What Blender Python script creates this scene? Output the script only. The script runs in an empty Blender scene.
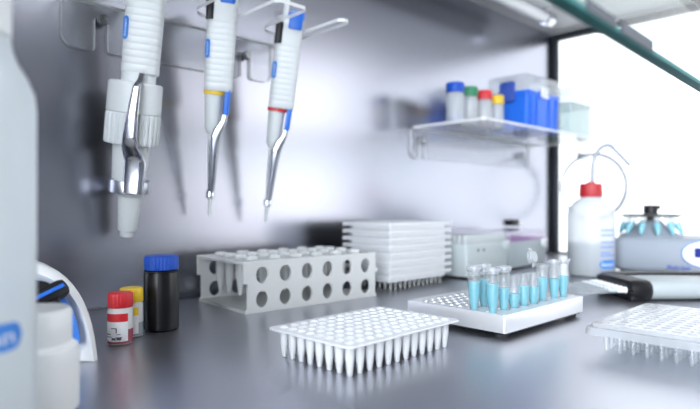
import bpy, bmesh, math, random
from math import sin, cos, pi, radians, atan2, sqrt
from mathutils import Matrix, Vector

random.seed(7)
S = bpy.context.scene
COL = S.collection
MM = 0.001
PHI = 0.76
D = Vector((cos(PHI), sin(PHI), 0))        # along the back wall, to the right
N = Vector((-sin(PHI), cos(PHI), 0))       # towards the back wall


def W(d, n, z=0.0):
    """point from cabinet coordinates: along the wall, towards the wall, up (mm)"""
    v = D * d + N * n
    return Vector((v.x, v.y, z))


# ------------------------------------------------------------------ materials
def new_mat(name):
    m = bpy.data.materials.new(name)
    m.use_nodes = True
    nt = m.node_tree
    nt.nodes.clear()
    out = nt.nodes.new('ShaderNodeOutputMaterial')
    return m, nt, out


def pbr(name, col, rough=.45, metal=0.0, spec=.5, sss=0.0, coat=0.0, noise=0.03, scale=900, emit=0):
    m, nt, out = new_mat(name)
    b = nt.nodes.new('ShaderNodeBsdfPrincipled')
    b.inputs['Roughness'].default_value = rough
    b.inputs['Metallic'].default_value = metal
    b.inputs['Specular IOR Level'].default_value = spec
    b.inputs['Coat Weight'].default_value = coat
    if sss:
        b.inputs['Subsurface Weight'].default_value = sss
        b.inputs['Subsurface Radius'].default_value = (1, 1, 1)
        b.inputs['Subsurface Scale'].default_value = 0.003
    tc = nt.nodes.new('ShaderNodeTexCoord')
    nz = nt.nodes.new('ShaderNodeTexNoise')
    nz.inputs['Scale'].default_value = scale
    mx = nt.nodes.new('ShaderNodeMix')
    mx.data_type = 'RGBA'
    mx.inputs[6].default_value = (*[c * (1 - noise) for c in col], 1)
    mx.inputs[7].default_value = (*[min(1, c * (1 + noise)) for c in col], 1)
    nt.links.new(tc.outputs['Object'], nz.inputs['Vector'])
    nt.links.new(nz.outputs['Fac'], mx.inputs[0])
    nt.links.new(mx.outputs[2], b.inputs['Base Color'])
    nt.links.new(b.outputs[0], out.inputs[0])
    return m


def clear(name, tint=(.97, .98, .98), rough=.02, ior=1.45, milk=0.0, milkcol=(.9, .93, .95), gl=1.0, trl=.30):
    """thin clear sheet or wall: see-through, fresnel gloss, optional milkiness"""
    m, nt, out = new_mat(name)
    tr = nt.nodes.new('ShaderNodeBsdfTransparent')
    tr.inputs[0].default_value = (*tint, 1)
    gy = nt.nodes.new('ShaderNodeBsdfGlossy')
    gy.inputs['Roughness'].default_value = rough
    f0 = ((ior - 1) / (ior + 1)) ** 2
    fr = nt.nodes.new('ShaderNodeLayerWeight')
    fr.inputs[0].default_value = .5
    pw = nt.nodes.new('ShaderNodeMath')
    pw.operation = 'POWER'
    pw.inputs[1].default_value = 5
    mu = nt.nodes.new('ShaderNodeMath')
    mu.operation = 'MULTIPLY_ADD'
    mu.inputs[1].default_value = (1 - f0) * gl
    mu.inputs[2].default_value = f0 * gl
    nt.links.new(fr.outputs['Facing'], pw.inputs[0])
    nt.links.new(pw.outputs[0], mu.inputs[0])
    base = tr.outputs[0]
    if milk > 0:
        df = nt.nodes.new('ShaderNodeBsdfDiffuse')
        df.inputs[0].default_value = (*milkcol, 1)
        tl = nt.nodes.new('ShaderNodeBsdfTranslucent')
        tl.inputs[0].default_value = (*milkcol, 1)
        a = nt.nodes.new('ShaderNodeMixShader')
        a.inputs[0].default_value = trl
        nt.links.new(df.outputs[0], a.inputs[1])
        nt.links.new(tl.outputs[0], a.inputs[2])
        b = nt.nodes.new('ShaderNodeMixShader')
        b.inputs[0].default_value = milk
        nt.links.new(tr.outputs[0], b.inputs[1])
        nt.links.new(a.outputs[0], b.inputs[2])
        base = b.outputs[0]
    mix = nt.nodes.new('ShaderNodeMixShader')
    nt.links.new(mu.outputs[0], mix.inputs[0])
    nt.links.new(base, mix.inputs[1])
    nt.links.new(gy.outputs[0], mix.inputs[2])
    nt.links.new(mix.outputs[0], out.inputs[0])
    return m


def steel(name, col, rough, stretch, rotz=0.0, var=.10, bump=.0, aniso=0.0):
    """brushed stainless steel: fine streaks along one direction"""
    m, nt, out = new_mat(name)
    b = nt.nodes.new('ShaderNodeBsdfPrincipled')
    b.inputs['Metallic'].default_value = 1.0
    tc = nt.nodes.new('ShaderNodeTexCoord')
    mp = nt.nodes.new('ShaderNodeMapping')
    mp.inputs['Scale'].default_value = stretch
    mp.inputs['Rotation'].default_value = (0, 0, rotz)
    nz = nt.nodes.new('ShaderNodeTexNoise')
    nz.inputs['Scale'].default_value = 1.0
    nz.inputs['Detail'].default_value = 6
    nt.links.new(tc.outputs['Object'], mp.inputs[0])
    nt.links.new(mp.outputs[0], nz.inputs['Vector'])
    mr = nt.nodes.new('ShaderNodeMapRange')
    mr.inputs[3].default_value = rough - var * .5
    mr.inputs[4].default_value = rough + var * .5
    nt.links.new(nz.outputs['Fac'], mr.inputs[0])
    nt.links.new(mr.outputs[0], b.inputs['Roughness'])
    mx = nt.nodes.new('ShaderNodeMix')
    mx.data_type = 'RGBA'
    mx.inputs[6].default_value = (*[c * .98 for c in col], 1)
    mx.inputs[7].default_value = (*[min(1, c * 1.02) for c in col], 1)
    nt.links.new(nz.outputs['Fac'], mx.inputs[0])
    nt.links.new(mx.outputs[2], b.inputs['Base Color'])
    if bump:
        bp = nt.nodes.new('ShaderNodeBump')
        bp.inputs['Strength'].default_value = bump
        bp.inputs['Distance'].default_value = .0003
        nt.links.new(nz.outputs['Fac'], bp.inputs['Height'])
        nt.links.new(bp.outputs[0], b.inputs['Normal'])
    nt.links.new(b.outputs[0], out.inputs[0])
    return m


def emitter(name, col, s):
    m, nt, out = new_mat(name)
    e = nt.nodes.new('ShaderNodeEmission')
    e.inputs[0].default_value = (*col, 1)
    e.inputs[1].default_value = s
    nt.links.new(e.outputs[0], out.inputs[0])
    return m


M = {}
M['wall'] = steel('brushed_steel_wall', (.375, .385, .445), .26, (500, 500, 5), var=.015)
M['bench'] = steel('brushed_steel_bench', (.565, .58, .64), .34, (40, 700, 40), rotz=-PHI, var=.05, bump=.02)
M['ceil'] = pbr('ceiling_paint', (.90, .90, .92), .5)
M['frame'] = pbr('dark_window_frame', (.028, .034, .042), .5, spec=.2)
M['glass'] = clear('window_glass', (.98, .99, .99), .01, 1.2)
M['sash'] = clear('sash_glass', (.93, .965, .965), .01, 1.45, gl=.5)
M['sashedge'] = pbr('green_glass_edge', (.02, .15, .15), .5, spec=.12)
M['sashback'] = clear('green_tint_glass_edge', (.55, .82, .80), .05, 1.5, milk=.35, milkcol=(.5, .78, .78))
M['acryl'] = clear('clear_acrylic', (.98, .985, .99), .02, 1.45, gl=.55, milk=.06, milkcol=(.95, .97, .98))
M['acryledge'] = clear('acrylic_edge_glow', (.97, .98, .99), .12, 1.5, milk=.80, milkcol=(.97, .98, .99))  # edge glow of the clear sheets, put into a milky white
M['chrome'] = pbr('polished_steel', (.52, .53, .56), .10, 1.0)
M['satin'] = pbr('satin_steel', (.48, .49, .52), .28, 1.0)
M['bolt'] = pbr('bolt_steel', (.33, .34, .36), .25, 1.0)
M['white'] = pbr('white_plastic', (.86, .88, .90), .38)
M['pw'] = pbr('white_polypropylene', (.74, .76, .80), .32, sss=.25)
M['grey'] = pbr('pale_grey_plastic', (.70, .735, .755), .40)
M['devgrey'] = pbr('device_grey_plastic', (.30, .335, .39), .45)
M['boxgrey'] = pbr('blue_grey_plastic', (.56, .62, .64), .45)
M['boxgrey2'] = pbr('mid_grey_plastic', (.44, .50, .53), .45)
M['black'] = pbr('black_plastic', (.010, .010, .012), .40, spec=.25)
M['blackglass'] = pbr('black_bottle_plastic', (.008, .008, .010), .30, spec=.3)
M['rubber'] = pbr('black_rubber', (.02, .02, .022), .7)
M['blue'] = pbr('blue_plastic', (.018, .15, .72), .4, spec=.35)
M['bluecap'] = pbr('blue_cap', (.012, .085, .50), .42, spec=.3)
M['blueej'] = pbr('blue_ejector', (.02, .16, .70), .3)
M['vblue'] = pbr('mixer_blue_panel', (.045, .23, .78), .4)
M['logo'] = pbr('logo_blue', (.03, .22, .70), .4)
M['logow'] = pbr('logo_white', (.88, .92, .97), .4)
M['red'] = pbr('red_cap', (.62, .015, .025), .38)
M['dred'] = pbr('dark_red_cap', (.42, .012, .02), .38)
M['yellow'] = pbr('yellow_cap', (.86, .58, .02), .38)
M['green'] = pbr('green_cap', (.02, .22, .10), .4)
M['paper'] = pbr('paper_label', (.85, .86, .88), .6)
M['ink'] = pbr('dark_ink', (.08, .08, .10), .6)
M['inkblue'] = pbr('blue_ink', (.10, .25, .72), .6)
M['navy'] = pbr('navy_ink', (.04, .09, .42), .5)
M['screen'] = pbr('display_navy', (.03, .04, .22), .15)
M['milky'] = clear('milky_polypropylene', (.96, .97, .98), .22, 1.4, milk=.82, milkcol=(.96, .975, .98))
M['milky2'] = clear('natural_bottle_plastic', (.95, .97, .98), .28, 1.38, milk=.80, milkcol=(.94, .97, .99))
M['milky3'] = clear('thin_bottle_plastic', (.93, .945, .96), .22, 1.4, milk=.62, milkcol=(.82, .85, .89))
M['milky4'] = clear('backlit_bottle_plastic', (.96, .98, .99), .28, 1.38, milk=.80, milkcol=(.92, .97, 1.0), trl=.55)
M['rackp'] = clear('rack_polypropylene', (.95, .96, .97), .25, 1.42, milk=.92, milkcol=(.97, .98, .985), trl=.40)
M['clearp'] = clear('clear_tube_plastic', (.96, .975, .98), .08, 1.45, milk=.16)
M['cleard'] = clear('clear_plate_plastic', (.95, .965, .975), .12, 1.45, milk=.42, milkcol=(.74, .76, .80))
M['clearw'] = clear('clear_well_plastic', (.95, .965, .975), .08, 1.5, milk=.13, milkcol=(.90, .92, .95))
M['lidclear'] = clear('clear_lid_plastic', (.93, .95, .955), .08, 1.45, milk=.22, milkcol=(.85, .88, .90))
M['lidpink'] = clear('magenta_tinted_lid', (.92, .89, .94), .08, 1.45, milk=.22, milkcol=(.76, .70, .82))
M['purple'] = pbr('purple_tray', (.36, .12, .42), .45)
M['lidgrey'] = clear('smoky_box_plastic', (.74, .81, .81), .1, 1.45, milk=.35, milkcol=(.42, .50, .51))
M['boxlid'] = clear('greyed_lid_plastic', (.86, .89, .90), .1, 1.45, milk=.25, milkcol=(.52, .57, .59))
M['cyan'] = clear('cyan_liquid', (.70, .95, .98), .05, 1.33, milk=.80, milkcol=(.20, .68, .80))
M['tipclear'] = clear('clear_tip_plastic', (.94, .955, .965), .1, 1.45, milk=.30, milkcol=(.72, .76, .79))
M['mcgrey'] = pbr('multichannel_grey', (.38, .42, .44), .42)
M['water'] = clear('colourless_liquid', (.80, .84, .87), .05, 1.33, milk=.5, milkcol=(.48, .53, .58))
M['pinkliq'] = clear('pink_liquid', (.75, .35, .40), .05, 1.33, milk=.5, milkcol=(.62, .16, .22))
M['blueliq'] = clear('blue_liquid', (.45, .60, .90), .05, 1.33, milk=.5, milkcol=(.25, .42, .85))
M['tubing'] = clear('clear_tubing', (.62, .65, .70), .1, 1.45, milk=.45, milkcol=(.46, .49, .54))
M['block'] = pbr('anodised_aluminium', (.78, .79, .82), .38, .55)
M['blocktop'] = pbr('aluminium_top', (.62, .64, .67), .42, .7)
M['hole'] = pbr('hole_shade', (.20, .21, .23), .6)
M['stickgrey'] = pbr('grey_sticker', (.05, .06, .075), .6, spec=.2)
M['sticklight'] = pbr('pale_sticker_line', (.17, .19, .22), .6, spec=.2)
M['tubeglass'] = pbr('lamp_tube_glass', (.80, .81, .84), .15, spec=.8)
M['outgrey'] = pbr('pale_wall_unit', (.80, .84, .86), .5)


# ------------------------------------------------------------------ mesh builder
class MB:
    def __init__(self):
        self.bm = bmesh.new()
        self.mi = 0

    def mat(self, i):
        self.mi = i
        return self

    def _add(self, verts, faces, mtx=None):
        vs = []
        for v in verts:
            p = Vector(v)
            if mtx is not None:
                p = mtx @ p
            vs.append(self.bm.verts.new(p))
        for f in faces:
            try:
                fa = self.bm.faces.new([vs[i] for i in f])
                fa.material_index = self.mi
            except ValueError:
                pass
        return vs

    def mesh(self, me, mtx=None):
        self._add([v.co for v in me.vertices], [list(p.vertices) for p in me.polygons], mtx)
        return self

    def box(self, x0, x1, y0, y1, z0, z1, bev=0.0, mtx=None, seg=2):
        b = bmesh.new()
        bmesh.ops.create_cube(b, size=1)
        for v in b.verts:
            v.co = Vector(((x0 + x1) / 2 + v.co.x * (x1 - x0), (y0 + y1) / 2 + v.co.y * (y1 - y0), (z0 + z1) / 2 + v.co.z * (z1 - z0)))
        if bev > 0:
            bmesh.ops.bevel(b, geom=b.edges[:], offset=bev, segments=seg, affect='EDGES', profile=.5)
        b.verts.index_update()
        self._add([v.co.copy() for v in b.verts], [[v.index for v in f.verts] for f in b.faces], mtx)
        b.free()
        return self

    def loft(self, rings, cap0=True, cap1=True, mtx=None):
        n = len(rings[0])
        vs = [p for r in rings for p in r]
        fs = []
        for k in range(len(rings) - 1):
            for i in range(n):
                j = (i + 1) % n
                fs.append((k * n + i, k * n + j, (k + 1) * n + j, (k + 1) * n + i))
        if cap0:
            fs.append(tuple(reversed(range(n))))
        if cap1:
            o = (len(rings) - 1) * n
            fs.append(tuple(range(o, o + n)))
        self._add(vs, fs, mtx)
        return self

    def lathe(self, prof, seg=28, mtx=None):
        rings = [[(max(r, 1e-3) * cos(2 * pi * i / seg), max(r, 1e-3) * sin(2 * pi * i / seg), z) for i in range(seg)] for r, z in prof]
        return self.loft(rings, prof[0][0] > 0 or True, prof[-1][0] > 0 or True, mtx)

    def shell(self, prof, seg=28, mtx=None):
        rings = [[(max(r, 1e-3) * cos(2 * pi * i / seg), max(r, 1e-3) * sin(2 * pi * i / seg), z) for i in range(seg)] for r, z in prof]
        return self.loft(rings, False, False, mtx)

    def tube(self, pts, r, seg=10, closed=False, mtx=None):
        pts = [Vector(p) for p in pts]
        n = len(pts)
        rings = []
        up = None
        for i, p in enumerate(pts):
            a = pts[(i - 1) % n] if (closed or i > 0) else p
            b = pts[(i + 1) % n] if (closed or i < n - 1) else p
            t = (b - a).normalized()
            if up is None:
                up = t.orthogonal().normalized()
            up = (up - t * up.dot(t)).normalized()
            s = t.cross(up)
            rr = r[i] if isinstance(r, (list, tuple)) else r
            rings.append([p + up * rr * cos(2 * pi * k / seg) + s * rr * sin(2 * pi * k / seg) for k in range(seg)])
        if closed:
            rings.append(rings[0])
            self.loft(rings, False, False, mtx)
            bmesh.ops.remove_doubles(self.bm, verts=self.bm.verts[:], dist=1e-4)
        else:
            self.loft(rings, True, True, mtx)
        return self

    def prism(self, loops, z0, z1, bev=0.0, mtx=None):
        """flat outline (first loop) with holes (other loops), extruded z0..z1"""
        cu = bpy.data.curves.new('tmp', 'CURVE')
        cu.dimensions = '2D'
        cu.fill_mode = 'BOTH'
        cu.extrude = (z1 - z0) / 2 - bev
        cu.bevel_depth = bev
        cu.bevel_resolution = 1
        if bev:
            cu.offset = -bev
        for lp in loops:
            sp = cu.splines.new('POLY')
            sp.points.add(len(lp) - 1)
            for q, p in zip(sp.points, lp):
                q.co = (p[0], p[1], 0, 1)
            sp.use_cyclic_u = True
        ob = bpy.data.objects.new('tmp', cu)
        COL.objects.link(ob)
        dg = bpy.context.evaluated_depsgraph_get()
        me = bpy.data.meshes.new_from_object(ob.evaluated_get(dg))
        bpy.data.objects.remove(ob)
        bpy.data.curves.remove(cu)
        t = Matrix.Translation((0, 0, (z0 + z1) / 2))
        self.mesh(me, mtx @ t if mtx is not None else t)
        bpy.data.meshes.remove(me)
        return self

    def text(self, body, size, depth, mtx, align='CENTER', width=None, bold=0.0):
        cu = bpy.data.curves.new('tmp', 'FONT')
        cu.body = body
        cu.size = size
        cu.extrude = depth
        cu.offset = bold
        cu.align_x = align
        cu.align_y = 'CENTER'
        ob = bpy.data.objects.new('tmp', cu)
        COL.objects.link(ob)
        dg = bpy.context.evaluated_depsgraph_get()
        me = bpy.data.meshes.new_from_object(ob.evaluated_get(dg))
        bpy.data.objects.remove(ob)
        bpy.data.curves.remove(cu)
        if width:
            w = max(v.co.x for v in me.vertices) - min(v.co.x for v in me.vertices)
            mtx = mtx @ Matrix.Diagonal((width / w, 1, 1, 1))
        self.mesh(me, mtx)
        bpy.data.meshes.remove(me)
        return self

    def wrap(self, R, ang0=0.0):
        """bend x around a cylinder of radius R about z (y = height off the surface)"""
        for v in self.bm.verts:
            a = ang0 + v.co.x / R
            r = R + v.co.y
            v.co = Vector((r * cos(a), r * sin(a), v.co.z))
        return self

    def obj(self, name, mats, parent=None, smooth=35, edge_axis=None):
        bm = self.bm
        bmesh.ops.recalc_face_normals(bm, faces=bm.faces[:])
        for v in bm.verts:
            v.co *= MM
        if edge_axis is not None:
            bm.normal_update()
            for f in bm.faces:
                f.material_index = 1 if abs(f.normal[edge_axis]) < .5 else 0
        me = bpy.data.meshes.new(name)
        bm.to_mesh(me)
        bm.free()
        for m in (mats if isinstance(mats, (list, tuple)) else [mats]):
            me.materials.append(M[m])
        if smooth:
            me.shade_smooth()
            me.set_sharp_from_angle(angle=radians(smooth))
        o = bpy.data.objects.new(name, me)
        COL.objects.link(o)
        if parent is not None:
            o.parent = parent
        return o


def tag(o, label, cat, group=None):
    o['label'] = label
    o['category'] = cat
    if group:
        o['group'] = group
    return o


def thing(name, label, cat, loc=(0, 0, 0), rot=0.0, group=None, mtx=None):
    o = bpy.data.objects.new(name, None)
    o.empty_display_size = .01
    COL.objects.link(o)
    if mtx is not None:
        o.matrix_world = mtx
    else:
        o.location = Vector(loc) * MM
        o.rotation_euler = (0, 0, rot)
    return tag(o, label, cat, group)


def struct(o):
    o['kind'] = 'structure'
    return o


def dup(src, loc=None, rot=None, label=None, group=None):
    c = src.copy()
    COL.objects.link(c)
    if loc is not None:
        c.location = Vector(loc) * MM
    if rot is not None:
        c.rotation_euler = rot if isinstance(rot, (tuple, list)) else (0, 0, rot)
    if label:
        c['label'] = label
    if group:
        c['group'] = group
    for ch in list(src.children):
        k = ch.copy()
        COL.objects.link(k)
        k.parent = c
        for g in list(ch.children):
            q = g.copy()
            COL.objects.link(q)
            q.parent = k
    return c


def T(x, y, z):
    return Matrix.Translation((x, y, z))


def RX(a):
    return Matrix.Rotation(a, 4, 'X')


def RY(a):
    return Matrix.Rotation(a, 4, 'Y')


def RZ(a):
    return Matrix.Rotation(a, 4, 'Z')


def rrect(x0, x1, y0, y1, r, n=5):
    pts = []
    for cx, cy, a0 in ((x1 - r, y0 + r, -pi / 2), (x1 - r, y1 - r, 0), (x0 + r, y1 - r, pi / 2), (x0 + r, y0 + r, pi)):
        for i in range(n + 1):
            a = a0 + pi / 2 * i / n
            pts.append((cx + r * cos(a), cy + r * sin(a)))
    return pts


def ell(cx, cy, rx, ry=None, n=20):
    ry = ry or rx
    return [(cx + rx * cos(2 * pi * i / n), cy + ry * sin(2 * pi * i / n)) for i in range(n)]


def sring(cx, cy, z, hx, hy, e=4.0, n=36):
    """superellipse ring in the xy plane"""
    out = []
    for i in range(n):
        a = 2 * pi * i / n
        c, s = cos(a), sin(a)
        out.append((cx + hx * abs(c) ** (2 / e) * (1 if c >= 0 else -1), cy + hy * abs(s) ** (2 / e) * (1 if s >= 0 else -1), z))
    return out


def spline(pts, k=8):
    pts = [Vector(p) for p in pts]
    out = []
    for i in range(len(pts) - 1):
        p0 = pts[max(i - 1, 0)]
        p1, p2 = pts[i], pts[i + 1]
        p3 = pts[min(i + 2, len(pts) - 1)]
        for j in range(k):
            t = j / k
            out.append(.5 * ((2 * p1) + (p2 - p0) * t + (2 * p0 - 5 * p1 + 4 * p2 - p3) * t * t + (3 * p1 - p0 - 3 * p2 + p3) * t ** 3))
    out.append(pts[-1])
    return out


# frame of the cabinet: x along the wall, y towards the wall
CAB = Matrix(((D.x, N.x, 0, 0), (D.y, N.y, 0, 0), (0, 0, 1, 0), (0, 0, 0, 1)))
D0, D1, N0, N1, ZC = -620, 1148, -160, 584, 468

# ------------------------------------------------------------------ the setting
struct(MB().box(D0, D1, N0, N1, -25, 0, 1.0, CAB).obj('worktop', 'bench'))
struct(MB().box(D0, D1 + 20, N1, N1 + 12, -25, ZC + 10, 0, CAB).obj('wall_back', 'wall'))
struct(MB().box(D0 - 12, D0, N0 + 200, N1, -25, ZC, 0, CAB).obj('wall_left', 'wall'))
struct(MB().box(D0, D1, 125, N1, ZC, ZC + 12, 0, CAB).obj('ceiling', 'ceil'))
# the side window: dark frame, clear pane
wf = struct(MB().box(D1, D1 + 16, N1 - 11, N1 - 1, 0, ZC, 1, CAB).box(D1, D1 + 16, N0 + 160, N1 - 11, 0, 5, 1, CAB)
            .box(D1, D1 + 16, N0 + 160, N1 - 11, ZC - 14, ZC, 1, CAB).box(D1, D1 + 16, N0 + 160, N0 + 175, 5, ZC - 14, 1, CAB).obj('window_1', 'frame'))
struct(MB().box(D1 + 6, D1 + 10, N0 + 175, N1 - 11, 5, ZC - 14, 0, CAB).obj('pane', 'glass', wf))
# seam strip where bench meets wall
struct(MB().tube([W(D0, N1 - 1.2, 1.2), W(D1, N1 - 1.2, 1.2)], .7, 6).obj('trim_1', 'bolt'))

# the raised front sash: thick glass with a green polished edge, dark rail above
SZ0, SZ1, ST = 183, 241, 7
SA_ = .811
SASH = Matrix.Translation((74.4, 219, 0)) @ RZ(SA_) @ T(0, -7, 0)
S0, S1 = -640, 1030
sash = struct(MB().box(S0, S1, 0, ST, SZ1, SZ1 + 26, 1.5, SASH).obj('window_2', 'frame'))
struct(MB().box(S0, S1, .5, ST - .5, SZ0 + 3, SZ1, 0, SASH).obj('pane', 'sash', sash, 0))
struct(MB().box(S0, S1, 0, ST, SZ0, SZ0 + 3, .8, SASH).obj('sash_edge', 'sashedge', sash))


def sash_sticker(x0, x1, z0, z1, label):
    """sticker on the near face of the glass, lettered with pale lines"""
    o = SASH @ Vector((x0, -.35, z0))
    t = thing('sticker', label, 'sticker', o, SA_, 'stickers on the sash glass')
    w, h = x1 - x0, z1 - z0
    MB().box(0, w, 0, .3, 0, h).obj('backing', 'stickgrey', t, 0)
    for k in range(3):
        MB().box(w * .08, w * .92, -.2, 0, h * (.20 + .25 * k), h * (.30 + .25 * k)).obj('print_line', 'sticklight', t, 0)


sash_sticker(24.6, 58.5, SZ0 + .8, SZ0 + 5.8, 'smaller grey sticker on the sash glass, nearer the cabinet wall')
sash_sticker(65, 114, SZ0 + .6, SZ0 + 6.6, 'larger grey sticker on the sash glass, towards the picture edge')

# tube lamp under the ceiling
LA, LN, LZ = 1000, 511, 449
lamp = thing('tube_lamp', 'unlit silvery tube lamp under the cabinet ceiling', 'lamp', W(LA, LN, LZ), PHI)
MB().tube([(-700, 0, 0), (-18, 0, 0)], 10, 20).obj('lamp_tube', 'tubeglass', lamp)
MB().lathe([(11, 0), (13.5, 1), (13.5, 20), (9, 23), (5, 26), (0, 26)], 24, T(-20, 0, 0) @ RY(pi / 2)).obj('end_cap', 'chrome', lamp)
MB().box(-16, -6, -5, 5, 10, ZC - LZ, 1).obj('bracket', 'white', lamp)
MB().box(-700, -30, -22, 22, 13.5, ZC - LZ, 2).obj('reflector', 'white', lamp)

# ------------------------------------------------------------------ pipette hanger
def bolt(parent, loc, name='bolt', r=5.2, h=7):
    """round headed bolt standing out of the wall; local y points at the wall"""
    return MB().lathe([(0, 0), (r * .8, 0), (r, .8), (r, h - 1), (r * .85, h), (r * .4, h), (r * .35, h - 1.2), (0, h - 1.2)], 20,
                      T(*loc) @ RX(pi / 2)).obj(name, 'bolt', parent)


def slot_notch(x, w, z0, ztop):
    """notch going up from the bottom edge z0 at x, returned left-to-right"""
    r = w / 2
    return [(x - r - 4, z0), (x - r - 1, z0 + 1.2), (x - r, z0 + 4)] + [(x + r * cos(a), ztop + r * sin(a)) for a in [pi - pi * i / 8 for i in range(9)]] + [(x + r, z0 + 4), (x + r + 1, z0 + 1.2), (x + r + 4, z0)]


HZ = 304.0
hang = thing('pipette_hanger', 'clear acrylic wall hanger with slots holding the pipettes', 'hanger', W(0, N1, HZ), PHI)
hd0, hd1 = 173, 428
# flange against the wall: outline in (d, z) with two bolt slots
zb = -48
fl = [(hd0, 0), (hd0, zb + 14)] + [(hd0 + 14 - 14 * cos(a), zb + 14 - 14 * sin(a)) for a in [pi / 2 * i / 6 for i in range(1, 7)]]
fl += slot_notch(210.5, 13, zb, -18) + slot_notch(379, 13, zb, -22)
fl += [(418 - 12 + 12 * sin(a), zb + 12 - 12 * cos(a)) for a in [pi / 2 * i / 6 for i in range(0, 7)]] + [(418, 0)]
slots = [(226, 25), (307, 22), (391, 22)]
MB().prism([fl], -1.7, 1.7, 0, T(0, -2.2, 0) @ RX(pi / 2)).obj('back_flange', ['acryl', 'acryledge'], hang, 0, 1)
plate = [(hd0, -1), (hd0, -135 + 6), (hd0 + 6, -135)]
for x, r in slots:
    plate += [(x - r - 5, -135), (x - r, -130), (x - r, -64)] + [(x + r * cos(a), -64 + r * sin(a)) for a in [pi - pi * i / 12 for i in range(13)]] + [(x + r, -64), (x + r, -130), (x + r + 5, -135)]
plate += [(hd1 - 4, -135), (hd1, -131), (hd1, -1)]
MB().prism([plate], -1.8, 1.8).obj('finger_plate', ['acryl', 'acryledge'], hang, 0, 2)
bolt(hang, (210.5, -4.2, -17))
bolt(hang, (379, -4.2, -21))

# ------------------------------------------------------------------ wall shelf
SHZ = 228.0
sh = thing('wall_shelf', 'clear acrylic wall shelf carrying bottles and boxes', 'shelf', W(0, N1, SHZ), PHI)
sd0, sd1 = 685, 1092
MB().prism([rrect(sd0, sd1, -138, -1, 8)], -4, 0).obj('shelf_plate', ['acryl', 'acryledge'], sh, 0, 2)
zb = -50
fl = [(sd0, -4), (sd0, zb + 12)] + [(sd0 + 12 - 12 * cos(a), zb + 12 - 12 * sin(a)) for a in [pi / 2 * i / 6 for i in range(1, 7)]]
fl += slot_notch(712, 14, zb, -22)
fl += [(1052 - 12 + 12 * sin(a), zb + 12 - 12 * cos(a)) for a in [pi / 2 * i / 6 for i in range(0, 7)]] + [(1052, -4)]
MB().prism([fl], -1.7, 1.7, 0, T(0, -2.2, 0) @ RX(pi / 2)).obj('back_flange', ['acryl', 'acryledge'], sh, 0, 1)
bolt(sh, (712, -4.2, -21), r=6.5)
bolt(sh, (1017, -4.2, 16 - 6), r=6)
bolt(sh, (1017, -4.2, -26), r=6)


# ------------------------------------------------------------------ pipettes
def axis_frame(tip, top):
    z = (top - tip).normalized()
    x = Vector((1, 0.10, 0))
    x = (x - z * x.dot(z)).normalized()
    y = z.cross(x)
    m = Matrix((x, y, z)).transposed().to_4x4()
    m.translation = tip * MM
    return m


def handle_rings(cx, hx, hy, s0, s1, grooves, e=3.2, taper=0.0, nose=4):
    rings = []
    k = grooves
    rings.append(sring(cx, 0, s0, hx * .93, hy * .93, e))
    for i in range(k + 1):
        s = s0 + 1.5 + (s1 - s0 - nose - 1.5) * i / k
        f = 1 + taper * (s - s0) / (s1 - s0)
        rings.append(sring(cx, 0, s, hx * f, hy * f, e))
        if 0 < i < k and s < s0 + (s1 - s0) * .72:
            rings.append(sring(cx, 0, s + .7, hx * f * .981, hy * f * .981, e))
            rings.append(sring(cx, 0, s + 1.4, hx * f, hy * f, e))
    f = 1 + taper
    rings.append(sring(cx, 0, s1 - 1, hx * f * .97, hy * f * .97, e))
    rings.append(sring(cx, 0, s1, hx * f * .86, hy * f * .86, e))
    return rings


def pill(name, parent, w, h, mtx, vertical=True):
    """blue maker's pill with white lettering"""
    p = MB().prism([rrect(-w / 2, w / 2, -h / 2, h / 2, h * .48)], 0, .5, 0, mtx).obj(name, 'logo', parent, 0)
    MB().text('biosan', h * .6, .06, mtx @ T(0, 0, .55), width=w * .7).obj('lettering', 'logow', p, 0)
    return p


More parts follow.
